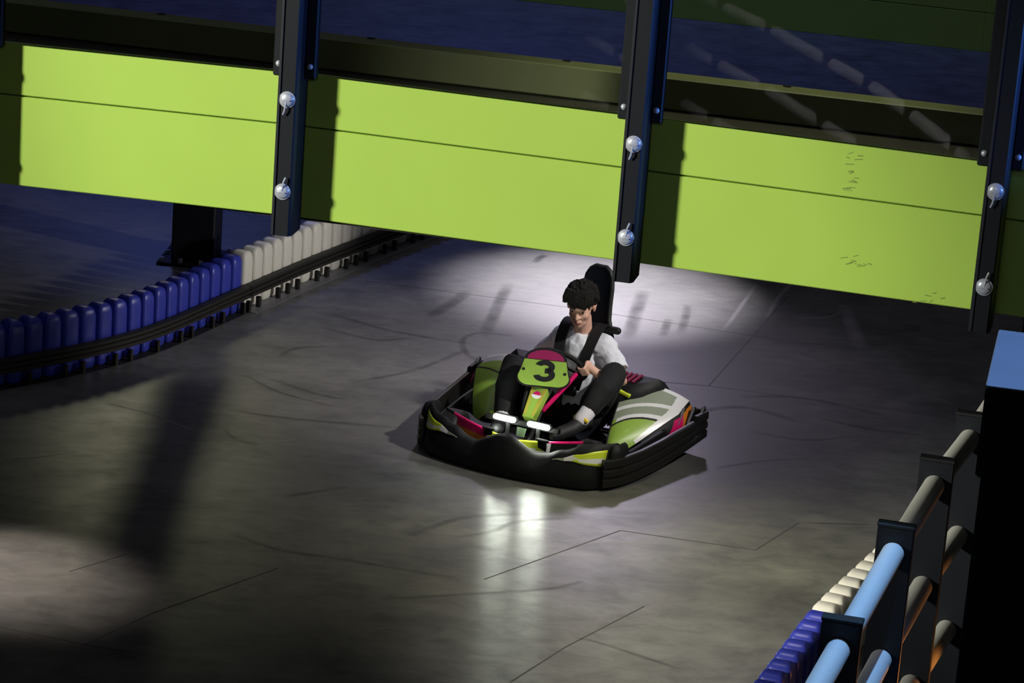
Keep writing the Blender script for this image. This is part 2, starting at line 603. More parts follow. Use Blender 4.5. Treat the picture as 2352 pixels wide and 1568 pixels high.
def guard_rail(T, label, board_mat, posts=True, screens=True):
    root = empty('guard_rail', (T[2].x, T[2].y, T[2].z - GH), 0, label, 'guard rail')
    inv = Matrix.Translation(-root.location)

    def L(p):
        return V(p) - root.location
    for i in range(len(T) - 1):
        a, b = T[i], T[i + 1]
        e = (b - a); e.z = 0; e.normalize()
        n = V((e.y, -e.x, 0))
        for z0, z1 in ((0, GSPLIT - 0.003), (GSPLIT + 0.003, GH)):
            mb = MB()
            o0, o1 = L(a) - n * GTH / 2, L(b) - n * GTH / 2
            mb.bar(o0 - V((0, 0, (z0 + z1) / 2)), o1 - V((0, 0, (z0 + z1) / 2)), GTH, z1 - z0, bev=0.004)
            mb.build('board', board_mat, root)
        mb = MB()
        mb.bar(L(a) - n * 0.034 - V((0, 0, GSPLIT)), L(b) - n * 0.034 - V((0, 0, GSPLIT)), 0.008, 0.05)
        mb.build('joint_strip', BLK, root)
        if screens:
            mb = MB()
            o0, o1 = L(a) + n * 0.02 + V((0, 0, 0.434)), L(b) + n * 0.02 + V((0, 0, 0.434))
            mb.bar(o0 + e * 0.05, o1 - e * 0.05, 0.008, 0.86)
            mb.build('clear_screen', SCREEN, root, label='clear plastic screen above the boards')
    if not posts:
        return root
    for i, t in enumerate(T):
        e = (T[min(i + 1, len(T) - 1)] - T[max(i - 1, 0)]); e.z = 0; e.normalize()
        n = V((e.y, -e.x, 0))
        R = Matrix((e, n, V((0, 0, 1)))).transposed()
        c = L(t)
        mb = MB()
        # hollow channel: front face, two sides, a shallow groove down the front
        zc, hh = 0.12, 1.58
        prof = [(-.038, 0), (-.044, .006), (-.044, .144), (-.038, .15), (.030, .15), (.036, .144), (.044, .128), (.044, 0)]
        z0, z1 = zc - hh / 2, zc + hh / 2
        mb.loft([[c + e * x + n * y + V((0, 0, z)) for x, y in prof] for z in (z0, z1)])
        post = mb.build('post', BLK, root)
        MB().bar(c + e * -.036 + n * .153 + V((0, 0, z0 + .004)), c + e * -.036 + n * .153 + V((0, 0, z1)), .010, .006, up=tuple(n)).build('edge_strip', STEEL, post)
        for zb, up in ((-0.085, -1), (-0.478, 1)):
            b = MB()
            p = c + n * 0.15 + V((0, 0, zb))
            b.tube([p, p + n * 0.006], [0.035, 0.035], 18, round_cap=False)
            b.ball(p + n * 0.006, (0.031, 0.031, 0.013), 16, 8, Matrix((e, n.cross(e), n)).transposed())
            b.bar(p + n * .022 - e * .016, p + n * .022 + e * .016, .004, .004, up=tuple(n))
            b.tube([p + n * .016, p + n * .018 + e * (.006 * up) + V((0, 0, .045 * up)), p + n * .014 + e * (.012 * up) + V((0, 0, .062 * up))], 0.0038, 6)
            b.build('bolt', CHROME, post, True)
        for sx in (-1, 1):
            b = MB()
            x = 0.044 * sx + .024 * sx
            q = c + e * x + n * 0.045
            b.bar(q + V((0, 0, -.008)), q + V((0, 0, 0.9)), 0.048, 0.045, up=tuple(n), bev=0.006)
            cl = b.build('clamp_strip', BLK, post)
            s = MB()
            p = q + n * .0225 + V((0, 0, .045))
            s.tube([p, p + n * .004], [.013, .012], 12, round_cap=False)
            s.ball(p + n * .004, (.011, .011, .007), 10, 6, Matrix((e, n.cross(e), n)).transposed())
            s.build('screw', CHROME, post, True)
    return root


near_rail = guard_rail(GT, 'lime green guard rail on black bolted posts along the near side of the bridge', LIME)

# scuff marks on the right-hand boards
SCUFF = M('board_scuff', (120, 142, 58), 0.6)
sa, sb = GT[2], GT[3]
se = (sb - sa); se.z = 0; se.normalize()
sn = V((se.y, -se.x, 0))


def on_board(x, y):
    d = ray(x, y)
    return EYE + d * ((sa - EYE).dot(sn) / d.dot(sn)) + sn * .0004 - near_rail.location


rs = random.Random(11)
for cx, cy, n, wx in ((1965, 365, 5, 26), (1960, 405, 5, 24), (1955, 440, 4, 20), (1950, 598, 5, 34), (1975, 612, 4, 26), (2105, 682, 2, 10), (2145, 684, 4, 24)):
    for k in range(n):
        x, y = cx + rs.uniform(-wx, wx), cy + rs.uniform(-12, 12)
        a_ = on_board(x, y)
        b_ = on_board(x + rs.uniform(6, 20), y + rs.uniform(-5, 4))
        MB().bar(a_, b_, .001, rs.uniform(.002, .005)).build('scuff', SCUFF, near_rail)

# bridge deck and its far curb
e = (GT[4] - GT[0]); e.z = 0; e.normalize()
gn = V((e.y, -e.x, 0))
mb = MB()
zt = 2.40
a, b = GT[0] - e * 3, GT[4] + e * 1.0
mb.bar(V((a.x, a.y, zt - .05)) - gn * 1.45, V((b.x, b.y, zt - .05)) - gn * 1.45, 2.78, 0.10)
deck = struct('bridge_deck', mb, DECK)
mb = MB()
mb.bar(V((a.x, a.y, 2.485)) - gn * 2.72, V((b.x, b.y, 2.485)) - gn * 2.72, 0.15, 0.16, bev=0.006)
curb = mb.build('curb', M('shaded_lime_curb', (100, 106, 70), 0.45, var=0.1), deck)  # lime in the dark: the shade is put into the olive
for px_, py_ in ((290, 30), (815, 90), (1290, 143), (1812, 207)):
    p = dep(px_, py_, 15.2)
    q = p + gn * (-2.72 - (p - GT[2]).dot(gn))
    MB().tube([(q.x, q.y, 2.565), (q.x, q.y, 2.569)], [.022, .020], 10, round_cap=False).build('bolt_hole', BLK, curb)

# steel column under the bridge, with its bolted foot and an added sloping beam
cc = at(450, 596)
col = empty('support_column', (cc.x, cc.y, 0), radians(-4), 'thick black square steel column behind the blue and white barrier', 'column')
MB().box((0, 0, .78), (0.295, 0.295, 1.53), bev=0.012).build('shaft', BLK, col)
MB().box((0, 0, 0.012), (0.46, 0.46, 0.024), bev=0.004).build('base_plate', BLK, col)
for sx in (-1, 1):
    for sy in (-1, 0, 1):
        MB().tube([(sx * .2, sy * .19, .024), (sx * .2, sy * .19, .05)], [.017, .017], 6, round_cap=False).build('anchor_bolt', CHROME, col)
    if sx == -1:
        for x in (-.07, .07):
            MB().tube([(x, -.2, .024), (x, -.2, .05)], [.017, .017], 6, round_cap=False).build('anchor_bolt', CHROME, col)
MB().bar((0, -.10, 1.48), (.18, -5.25, 2.26), 0.42, 0.10, bev=0.01).build('shadow_strut', BLK, col)  # unseen beam, turned and widened to throw the column's long shadow

# a second guard rail far behind
fa, fb = at(1180, 0), at(2250, 118)
fe = (fb - fa).normalized()
FT = [fa + fe * k * 2.4 + V((0, 0, GH)) for k in range(-1, 5)]
far = guard_rail(FT, 'dim lime guard rail standing on the far floor behind the bridge', LIME, posts=False, screens=False)
for k in range(6):
    p = FT[k] - far.location
    MB().box((p.x, p.y + .10, GH / 2), (.12, .12, GH), bev=.008).build('post', BLK, far)


# ------------------------------------------------------------------ track barriers of moulded blocks
def smooth_path(P, n=24):
    Q = [P[0] * 2 - P[1]] + P + [P[-1] * 2 - P[-2]]
    out = []
    for i in range(1, len(Q) - 2):
        for k in range(n):
            t = k / n
            a, b, c, d = Q[i - 1], Q[i], Q[i + 1], Q[i + 2]
            out.append(0.5 * ((2 * b) + (c - a) * t + (2 * a - 5 * b + 4 * c - d) * t * t + (3 * b - a - 3 * c + d) * t ** 3))
    out.append(Q[-2])
    return out


class Path:
    def __init__(s, pts):
        s.p = smooth_path([V((q.x, q.y, 0)) for q in pts])
        s.d = [0]
        for a, b in zip(s.p, s.p[1:]):
            s.d.append(s.d[-1] + (b - a).length)

    def __call__(s, t):
        for i in range(len(s.d) - 1):
            if s.d[i + 1] >= t or i == len(s.d) - 2:
                u = (t - s.d[i]) / (s.d[i + 1] - s.d[i])
                p = s.p[i].lerp(s.p[i + 1], u)
                e_ = (s.p[i + 1] - s.p[i]).normalized()
                return p, e_


def block_mesh(name, mat, wid=0.122, dpt=0.13, h=0.385):
    """a jerry-can shaped plastic block, its long side up, with rounded shoulders"""
    mb = MB()
    prof = [(0.008, .80), (.022, .97), (.06, 1.0), (h * .55, 1.0), (h - .085, 1.0), (h - .048, .97), (h - .020, .84), (h - .005, .58), (h, .30)]
    rings = []
    for z, sc in prof:
        ring = []
        for k in range(20):
            a_ = 2 * pi * (k + .5) / 20
            cx, sy = cos(a_), sin(a_)
            p_ = 0.42
            x = abs(cx) ** p_ * (1 if cx > 0 else -1) * wid / 2 * (sc if sc < 1 else 1)
            y = abs(sy) ** p_ * (1 if sy > 0 else -1) * dpt / 2 * (0.35 + 0.65 * sc)
            ring.append((x, y, z))
        rings.append(ring)
    mb.loft(rings)
    return mb.mesh(name, mat, 50)


def barrier(path, s0, s1, pitch, side, mat, mname, label, group=None, base_mat=None, rail=True, first=None):
    p0, e0 = path(s0)
    root = empty('track_barrier', p0, 0, label, 'barrier', group)
    me = block_mesh('block', mat)
    n = int(round((s1 - s0) / pitch))
    for k in range(n):
        p, e_ = path(s0 + (k + .5) * (s1 - s0) / n)
        nn = V((-e_.y, e_.x, 0)) * side          # away from the track
        q = p + nn * 0.115 - p0
        a_ = atan2(e_.y, e_.x) + random.uniform(-.03, .03)
        inst(me, 'block', root, Matrix.Translation(q) @ Matrix.Rotation(a_, 4, 'Z'))
    if not rail:
        return root
    # ribbed bumper band standing off the blocks
    prof = [(.02, .062), (.005, .070), (.005, .084), (-.012, .092), (-.012, .104), (.002, .110), (.002, .120), (-.014, .126), (-.014, .140), (.002, .146),
            (.002, .154), (-.010, .160), (-.010, .172), (.008, .176), (.036, .176), (.036, .066)]
    prof = [(x, .070 + (z - .062) * .84) for x, z in prof]
    mb = MB()
    rings = []
    N = max(6, int((s1 - s0) / 0.06))
    for i in range(N + 1):
        p, e_ = path(s0 + (s1 - s0) * i / N)
        nn = V((-e_.y, e_.x, 0)) * side
        rings.append([p - p0 + nn * x + V((0, 0, z + .018)) for x, z in prof])
    mb.loft(rings)
    mb.build('bumper_band', BAND, root)
    k = 0
    t = s0 + 0.012
    i = 0
    while t < s1 - .005:
        p, e_ = path(t)
        nn = V((-e_.y, e_.x, 0)) * side
        b = MB()
        q = p - p0 + nn * .014
        b.bar(q + V((0, 0, .0)), q + V((0, 0, .075)), .030, .026, up=tuple(e_), bev=.003)
        b.build('bracket', BAND, root)
        t += pitch * (1, 2, 1, 1, 2)[i % 5] if mname == 'white' else pitch * (2, 1, 2, 2, 1)[i % 5]
        i += 1
    mb = MB()
    rings = []
    for i in range(N + 1):
        p, e_ = path(s0 + (s1 - s0) * i / N)
        nn = V((-e_.y, e_.x, 0)) * side
        x0, x1 = (-.05, .20) if base_mat else (.0, .18)
        rings.append([p - p0 + nn * x + V((0, 0, z)) for x, z in ((x0, .001), (x0, .004), (x1, .007), (x1, .001))])
    mb.loft(rings)
    mb.build('base_strip', base_mat or RUBBER, root)
    return root


LP = [(-170, 922), (80, 882), (330, 822), (540, 732), (720, 652), (900, 580), (1080, 512), (1290, 438)]
path = Path([at(x, y) for x, y in LP])
# arc length where the blue section ends
tgt = at(561, 715)
sj = min(range(len(path.p)), key=lambda i: (path.p[i] - V((tgt.x, tgt.y, 0))).length)
sj = path.d[sj]
barrier(path, 0.02, sj - .004, 0.1325, 1, BLUEP, 'blue', 'blue block section of the curved barrier beside the black column')
barrier(path, sj + .004, path.d[-1] - .05, 0.1325, 1, WHITEP, 'white', 'white block section of the curved barrier leading under the bridge', base_mat=GREYP)

# barrier beside the tube fence (track on its far left side)
rp = [at(x, y, .37) + V((-.10, .03, 0)) for x, y in ((1560, 1790), (1755, 1568), (1885, 1400), (2005, 1285), (2040, 1252))]
rpath = Path(rp)
tg = V((rp[2].x, rp[2].y, 0))
sj2 = rpath.d[min(range(len(rpath.p)), key=lambda i: (rpath.p[i] - tg).length)]
barrier(rpath, 0.0, sj2 - .003, 0.1325, -1, BLUEP, 'blue', 'blue block section of the barrier at the foot of the tube fence')
barrier(rpath, sj2 + .003, rpath.d[-1], 0.1325, -1, WHITEP, 'white', 'white block section of the barrier at the foot of the tube fence', base_mat=GREYP)

# ------------------------------------------------------------------ fence with padded tubes
FP = [at(1890, 1412, 1.5), at(2018, 1197, 1.5), at(2115, 1046, 1.5), at(2198, 943, 1.5)]
FP = [V((p.x, p.y, 0)) for p in FP]
NEAR = [V((x, y, 0)) for x, y in ((-3.95, 1.0), (-3.47, 1.49), (-2.82, 2.12), (-2.03, 3.0), (-1.52, 3.56), (-.97, 4.29), (-.37, 5.14), (.10, 6.15), (.45, 7.2), (.72, 8.3))]
FP = NEAR + [FP[0] * 2 - FP[1]] + FP + [FP[3] * 2 - FP[2] + V((.02, .12, 0)), FP[3] * 3 - FP[2] * 2 + V((.06, .3, 0))]
fence = empty('tube_fence', FP[11], 0, 'black post fence with three rows of pale padded tubes along the gallery', 'fence')
for i, p in enumerate(FP):
    e_ = (FP[min(i + 1, len(FP) - 1)] - FP[max(i - 1, 0)]).normalized()
    x_ = V((e_.y, -e_.x, 0))
    x_ = (x_ + V((.985, -.17, 0))).normalized() if i > 9 else x_
    y_ = V((-x_.y, x_.x, 0))
    R = Matrix((x_, y_, V((0, 0, 1)))).transposed()
    q = p - fence.location + x_ * 0.075
    MB().box(q + V((0, 0, .745)), (.148, .05, 1.49), R, .004).build('post', BLK, fence)
    MB().box(q + V((0, 0, 1.497)), (.154, .056, .014), R, .003).build('cap', BLKP, fence)
    if i < len(FP) - 1:
        x2 = (FP[i + 1] - p).normalized()
        q2 = FP[i + 1] - fence.location + x_ * .075
        for z in (1.385, .925, .465):
            d = (q2 - q).normalized()
            MB().tube([q + d * .03 + V((0, 0, z)), q2 - d * .03 + V((0, 0, z))], .046, 20, round_cap=False).build('tube', TUBE, fence, True)

# ------------------------------------------------------------------ black cabinet beyond the fence and the gallery block
c0 = dep(2264, 886, 10.8)
CS = 10.8 / 12.3
cab = empty('equipment_cabinet', (c0.x, c0.y, 0), radians(-11), 'tall black equipment cabinet with an overhanging top beside the tube fence', 'cabinet')
CT = c0.z
CBLK = M('cabinet_black', (9, 10, 12), .8, spec=.12)
MB().box((.36, .375, CT - .175), (.72, .75, .34), bev=.012).build('head', CBLK, cab)
MB().box((.38, .39, (CT - .345) / 2), (.72, .72, CT - .345), bev=.008).build('body', CBLK, cab)
MB().box((.27, .024, .95), (.012, .012, 1.5), bev=.002).build('seam', BLKP, cab)
MB().box((.36, .375, CT + .0), (.72, .75, .012), bev=.004).build('top_panel', M('lit_cabinet_top', (72, 76, 88), .5, var=.1), cab)  # painted paler than the black box for the light falling on it

# ------------------------------------------------------------------ the kart
KO = V((.235, 16.6, 0))
YAW = radians(-26)
KROT = atan2(-cos(YAW), sin(YAW))
kart = empty('go_kart', KO, KROT, 'lime, black and pink go-kart with number three and two lit headlights', 'go-kart')


def kp(name, mb, mats, smooth=False, parent=None, thick=0.0, label=None):
    o = mb.build(name, mats, parent or kart, smooth, thick)
    if label:
        o['label'] = label
    return o


# floor tray and chassis tubes
kp('floor_tray', MB().poly([(.48, -.20), (.48, .20), (.25, .30), (-.45, .30), (-.45, -.30), (.25, -.30)], .008, (0, 0, .045)), BLKP)
mb = MB()
for s in (-1, 1):
    mb.tube([(.50, .16 * s, .065), (.2, .27 * s, .065), (-.50, .31 * s, .065)], .015, 8)
mb.tube([(.36, -.36, .075), (.36, .36, .075)], .015, 8)
mb.tube([(-.44, -.46, .115), (-.44, .46, .115)], .016, 8)
mb.tube([(.50, -.17, .065), (.50, .17, .065)], .015, 8)
kp('chassis_frame', mb, STEEL, True)


# wheels
def wheel(x, y, r, wd):
    mb = MB()
    pr = [(-.5, .62), (-.5, .86), (-.42, .97), (-.25, 1.0), (.25, 1.0), (.42, .97), (.5, .86), (.5, .62)]
    rings = [[(x + r * q * cos(2 * pi * k / 28), y + wd * t, r + .002 + r * q * sin(2 * pi * k / 28)) for k in range(28)] for t, q in pr]
    mb.loft(rings, cap=False)
    wl = kp('wheel', mb, RUBBER, 50)
    mb = MB()
    rings = [[(x + r * q * cos(2 * pi * k / 20), y + wd * t, r + .002 + r * q * sin(2 * pi * k / 20)) for k in range(20)] for t, q in
             ((-.48, .62), (-.30, .55), (-.28, .2), (.28, .2), (.30, .55), (.48, .62))]
    mb.loft(rings)
    kp('rim', mb, STEEL, 40, wl)


wheel(.33, .43, .118, .115); wheel(.33, -.43, .118, .115)
wheel(-.44, .52, .132, .17); wheel(-.44, -.52, .132, .17)


# front bumper: a wavy black moulding
def btop(y):
    a_ = abs(y)
    K = [(0, .232), (.05, .228), (.10, .200), (.18, .158), (.24, .168), (.34, .205), (.44, .238), (.53, .256), (.60, .250)]
    for (a0, z0), (a1, z1) in zip(K, K[1:]):
        if a_ <= a1:
            t = (a_ - a0) / (a1 - a0)
            t = t * t * (3 - 2 * t) if a0 > .2 else t
            return z0 + (z1 - z0) * t
    return K[-1][1]


def bx(y):
    a_ = abs(y) / .585
    return .605 - .115 * a_ ** 2 - .10 * max(0, a_ - .80) / .20 * max(0, a_ - .80) / .20


NB = 60


def bsec(y):
    x, zt_ = bx(y), btop(y)
    sgn = 1 if y > 0 else -1
    f = max(0, abs(y) - .52) / .065
    yy = y
    pr = [(-.05, .010), (-.010, .014), (0, .05), (-.004, .09), (-.050, zt_ - .025), (-.066, zt_ - .008), (-.082, zt_), (-.104, zt_ - .010), (-.115, zt_ - .05), (-.09, .06), (-.08, .015)]
    return [(x + dx, yy, z) for dx, z in pr]


kp('front_bumper', MB().loft([bsec(-.585 + 1.17 * i / NB) for i in range(NB + 1)]), BLKP, 45)
# the bumper wraps round the corners into end cheeks
for s in (-1, 1):
    rings = []
    for i in range(9):
        a_ = radians(90 * i / 8)
        cx, cy = bx(.585) - .07, .585
        pr = [(.02, .014), (.058, .018), (.070, .055), (.072, .13), (.064, btop(.585) - .045), (.048, btop(.585) - .012), (.025, btop(.585)), (.0, btop(.585) - .02), (.0, .04)]
        rings.append([(cx + r_ * cos(a_), s * (cy + r_ * sin(a_) * .75), z) for r_, z in pr])
    pr2 = [(r_, z) for r_, z in pr]
    rings.append([(cx - .10, s * (cy + r_ * .75 - .012), z * .92 + .004) for r_, z in pr2])
    kp('bumper_cheek', MB().loft(rings), BLKP, 45)


def bface(y, t):
    """front face of the bumper, t from bottom to top"""
    x, zt_ = bx(y), btop(y)
    z = .09 + (zt_ - .025 - .09) * t
    dx = -.001 - .046 * t
    return V((x + dx + .002, y, z))


# lime and white stickers on the shoulders of the bumper
for s in (-1, 1):
    def fn(u, v, s=s):
        y = s * (.30 + .265 * u)
        lo, hi = .82 - .50 * u, .84 + .14 * u
        return bface(y, lo + (hi - lo) * v)
    def cf(u, v):
        if u < .25: return 2
        if u < .45: return 1
        return 1 if abs(v - (.25 + .35 * (1 - u))) < .16 else 0
    kp('sticker', MB().grid(fn, 16, 6, cf), [K_YEL, K_WHITE, K_SILV], 'all', thick=.002)


# coloured nose panel standing inside the bumper
def nfn(u, v):
    y = -.47 + .94 * u
    a_ = abs(y) / .47
    zt_ = .190 + .060 * a_ ** 1.3
    zb = .10
    x = .455 - .10 * a_ ** 1.6
    return V((x + .03 * (1 - v), y, zb + (zt_ - zb) * v))


def ncol(u, v):
    y = (u - .5) * 2
    a_ = abs(y)
    if a_ < .10: return 0
    if y > 0:
        if a_ < .44: return 1 if v > .62 - .5 * (a_ - .2) else 2
        if a_ < .50: return 2 if v < .86 else 3
        return 3 if v > .86 and a_ < .86 else 0
    if a_ < .30: return 2 if a_ < .18 else 1
    if a_ < .35: return 2
    if a_ < .86: return 3 if v > .55 else (4 if v > .1 else 0)
    return 0


kp('nose_panel', MB().grid(nfn, 60, 10, ncol), [BLKP, K_YEL, K_WHITE, K_PINK, K_ORG], 'all', thick=.008)

# headlights: two glowing bars on a black bracket
MATT = M('matt_black', (9, 9, 10), .8, spec=.15)
hm = kp('headlight_bracket', MB().bar((.375, -.21, .262), (.375, .26, .262), .03, .03, bev=.006), MATT)
for yc in (-.072, .142):
    kp('headlight', MB().tube([(.41, yc - .055, .283), (.41, yc + .055, .283)], [.0150, .0150], 12, flat=1.0), LAMP, True, label='glowing white light bar')
    kp('headlight_cup', MB().box((.386, yc, .281), (.03, .15, .036), bev=.010), MATT)
for y in (-.06, .13):
    kp('headlight_stand', MB().tube([(.39, y, .06), (.385, y, .26)], .012, 8), MATT, True)
kp('nose_tab', MB().poly([(-.022, -.03), (.022, -.03), (.027, .02), (-.027, .02)], .012, (.40, .035, .225), (0, 1, 0), (-.3, 0, 1)), M('tab_green', (40, 56, 30), .6))

# steering fairing and number plate
for s in (-1, 1):
    pts = [(.03, .035 + .088 * s, .47), (.16, .035 + .094 * s, .42), (.23, .035 + .075 * s, .355), (.30, .035 + .05 * s, .29)]
    if s == 1:
        pts = [(.0, .155, .485), (.05, .135, .44), (.10, .115, .40), (.17, .085, .34), (.20, .065, .305)]
    mb = MB()
    for i in range(len(pts) - 1):
        pass
    mb.tube(pts, [.0135] * len(pts), 8)
    kp('fairing_edge', mb, K_PINK if s == 1 else BLKP, True, label='pink edge strip' if s == 1 else None)
fa_, fb_ = V((.175, .02, .425)), V((.335, .035, .295))
ax = V((0, 1, 0))
ay = (fa_ - fb_).normalized()
up_ = ay.cross(V((0, -1, 0)))
ln = (fa_ - fb_).length
fair = kp('steering_fairing', MB().poly([(-.034, 0), (.034, 0), (.050, ln), (-.050, ln)], .05, fb_ - ax.cross(ay) * .05, ax, ay), K_LIME)
for s in (-1, 1):
    kp('stripe', MB().poly([(.018 * s, .01), (.031 * s, .01), (.047 * s, ln - .01), (.028 * s, ln - .01)][::s], .002, fb_, ax, ay), K_OLV, parent=fair)
n_ = ax.cross(ay)
kp('badge', MB().poly([(.031 * cos(2 * pi * k / 20), .024 * sin(2 * pi * k / 20)) for k in range(10, 21)], .003, fb_ + ay * (ln - .055), ax, ay), K_WHITE, parent=fair)
kp('badge', MB().poly([(.022 * cos(2 * pi * k / 20), .026 * sin(2 * pi * k / 20)) for k in range(0, 11)], .003, fb_ + ay * (ln - .055), ax, ay), K_PINK, parent=fair)

PT = radians(21)
pax = V((-sin(PT), cos(PT), 0))                    # the plate is turned a little with the wheel
pay = V((-cos(PT) * .66, -sin(PT) * .66, .75)).normalized()
pay = (pay - pax * pay.dot(pax)).normalized()
pc = V((.115, .012, .525))
pn = pax.cross(pay)


def rounded_plate(sc=1.0):
    pts = []
    Wt, Wb = .118, .148
    # top dome
    for k in range(13):
        a_ = pi * k / 12
        pts.append((.118 * cos(a_) * (1.0), .055 + .088 * sin(a_)))
    pts += [(-.138, -.03), (-.148, -.065)]
    for k in range(7):
        a_ = pi + pi / 2 * k / 6
        pts.append((-.085 + .062 * cos(a_), -.068 + .058 * sin(a_)))
    for k in range(7):
        a_ = 1.5 * pi + pi / 2 * k / 6
        pts.append((.085 + .062 * cos(a_), -.068 + .058 * sin(a_)))
    pts += [(.148, -.065), (.138, -.03)]
    return [(x * sc, y * sc * .88 - .004) for x, y in pts]


plate = kp('number_plate', MB().poly(rounded_plate(1.035), .012, pc - pn * .012, pax, pay), BLKP)
full = rounded_plate(.985)
lower = [p for p in full if p[1] <= .0545 * .985 + .001]
lower = [(.119, .045)] + [] + [(-.119, .045)] + [p for p in full if p[1] < .03]
kp('plate_face', MB().poly(lower, .003, pc, pax, pay), K_LIME, parent=plate, label='lime face of the number plate')
dome = [(.106 * cos(pi * k / 12), .049 + .060 * sin(pi * k / 12)) for k in range(13)]
kp('plate_cap', MB().poly(dome, .003, pc, pax, pay), K_MAG, parent=plate, label='magenta cap of the number plate')


def three():
    mb = MB()
    hw = .0175
    def arc(cx, cy, rx, ry, a0, a1, n=20):
        q = []
        for k in range(n + 1):
            a_ = radians(a0 + (a1 - a0) * k / n)
            q.append(((cx + (rx - hw) * cos(a_), cy + (ry - hw) * sin(a_)), (cx + (rx + hw) * cos(a_), cy + (ry + hw) * sin(a_))))
        vs = []
        for i_, o_ in q:
            for x, y in (i_, o_):
                vs.append(pc + pn * .003 + pax * x + pay * (y * .86 - .004))
        for i_, o_ in q:
            for x, y in (i_, o_):
                vs.append(pc + pn * .005 + pax * x + pay * (y * .86 - .004))
        m_ = 2 * (n + 1)
        fs = []
        for k in range(n):
            a2 = 2 * k
            fs += [(m_ + a2, m_ + a2 + 1, m_ + a2 + 3, m_ + a2 + 2), (a2, a2 + 1, m_ + a2 + 1, m_ + a2)]
            fs += [(a2 + 1, a2 + 3, m_ + a2 + 3, m_ + a2 + 1), (a2, m_ + a2, m_ + a2 + 2, a2 + 2)]
        fs += [(0, 1, m_ + 1, m_), (2 * n, m_ + 2 * n, m_ + 2 * n + 1, 2 * n + 1)]
        mb.add(vs, fs)
    arc(.002, .010, .039, .030, 165, -88)
    arc(.002, -.0465, .045, .0345, 70, -165)
    return mb


kp('numeral', three(), BLKP, parent=plate, label='black figure 3')
for x, y in ((-.118, -.02), (.118, -.03)):
    p = pc + pax * x + pay * y
    kp('plate_screw', MB().tube([p + pn * .002, p + pn * .007], [.010, .008], 8, round_cap=False), BLKP, parent=plate)

# steering wheel and column
wc = V((-.10, .012, .49))
wn = V((-.72, 0, .69)).normalized()
wu = V((.69, 0, .72)).normalized()
wl_ = V((0, 1, 0))
WR = .152
mb = MB()
ring = [wc + (wl_ * cos(2 * pi * k / 36) + wu * sin(2 * pi * k / 36)) * WR for k in range(36)]
vs, fs = [], []
for k, p in enumerate(ring):
    d = (p - wc).normalized()
    for j in range(8):
        a_ = 2 * pi * j / 8
        vs.append(p + (d * cos(a_) + wn * sin(a_)) * .014)
for k in range(36):
    for j in range(8):
        fs.append((k * 8 + j, ((k + 1) % 36) * 8 + j, ((k + 1) % 36) * 8 + (j + 1) % 8, k * 8 + (j + 1) % 8))
mb.add(vs, fs)
sw = kp('steering_wheel', mb, RUBBER, True)
mb = MB()
for a_ in (90, 210, 330):
    d = wl_ * cos(radians(a_)) + wu * sin(radians(a_))
    mb.bar(wc, wc + d * WR, .03, .008, up=tuple(wn))
kp('spokes', mb, BLKP, parent=sw)
kp('steering_column', MB().tube([wc, (.30, .02, .10)], .014, 8), STEEL, True)


# side pods: sloping lime and silver faces, white rim with painted highlights, orange and pink outer side
def pod(s):
    def prof(u):
        # u: front (0) to rear (1)
        x = -.02 - .48 * u + .02 * u * u
        z = .125 + .275 * (u ** .85) - .03 * u ** 4
        return x, z
    def top(u, v):
        x, z = prof(u)
        yin = .335 - .06 * u + .04 * (1 - u) ** 2
        yout = .43 + .215 * min(1, u * 1.4) ** .7
        yout += .03 if s < 0 else 0
        y = yin + (yout - yin) * v
        return V((x - .05 * v * v * u, s * y, z - .07 * v ** 3 - .02 * (1 - v) ** 3))
    def tcol(u, v):  # white rim and stripes partly stand for specular highlights put into the colour
        w_ = u - .30 * v
        if s < 0:
            return 2 if u > .84 else (3 if .44 < w_ < .47 else 0)
        if v > .93 - .10 * u and u > .18: return 2
        if u > .93: return 3 if v < .35 else 2
        if w_ < .22: return 0
        if w_ < .25: return 3
        if w_ < .31: return 2 if v > .1 else 0
        if w_ < .44: return 1
        if w_ < .50: return 2
        return 1
    p_ = kp('side_pod', MB().grid(top, 150, 100, tcol), [K_LIME, K_SILV, K_WHITE, BLKP], 'all', thick=.01)
    # outer side: orange and pink, turning round to the rear
    def outer(u, v):
        t = top(.22 + .78 * min(1, u * 1.25), 1.0) if u < .8 else top(1, 1 - (u - .8) * 2.2)
        b_ = V((t.x, t.y + s * .03 * min(1, (u + .2)), .12))
        return t.lerp(b_, v) + V((0, s * .02 * sin(pi * v), -.004))
    def ocol(u, v):
        if v < .10: return 3
        q = u + .22 * v
        if q < .45: return 3
        if q < .62: return 0
        if q < .86: return 1
        if q < .95: return 0 if v < .5 else 2
        return 2
    kp('pod_side', MB().grid(outer, 90, 40, ocol), [K_PINK, K_ORG, K_WHITE, BLKP], 'all', p_, thick=.008)
    # inner wall down to the tray
    def inner(u, v):
        t = top(u, 0)
        return t.lerp(V((t.x, t.y - s * .01, .05)), v)
    kp('pod_shelf', MB().poly([(.30, s * .30), (.30, s * .60), (.0, s * .66), (-.54, s * .70), (-.54, s * .30)][::s], .012, (0, 0, .075)), BLKP, parent=p_)
    kp('pod_inner', MB().grid(inner, 20, 4), BLKP, 'all', p_, thick=.008)


pod(1)
pod(-1)

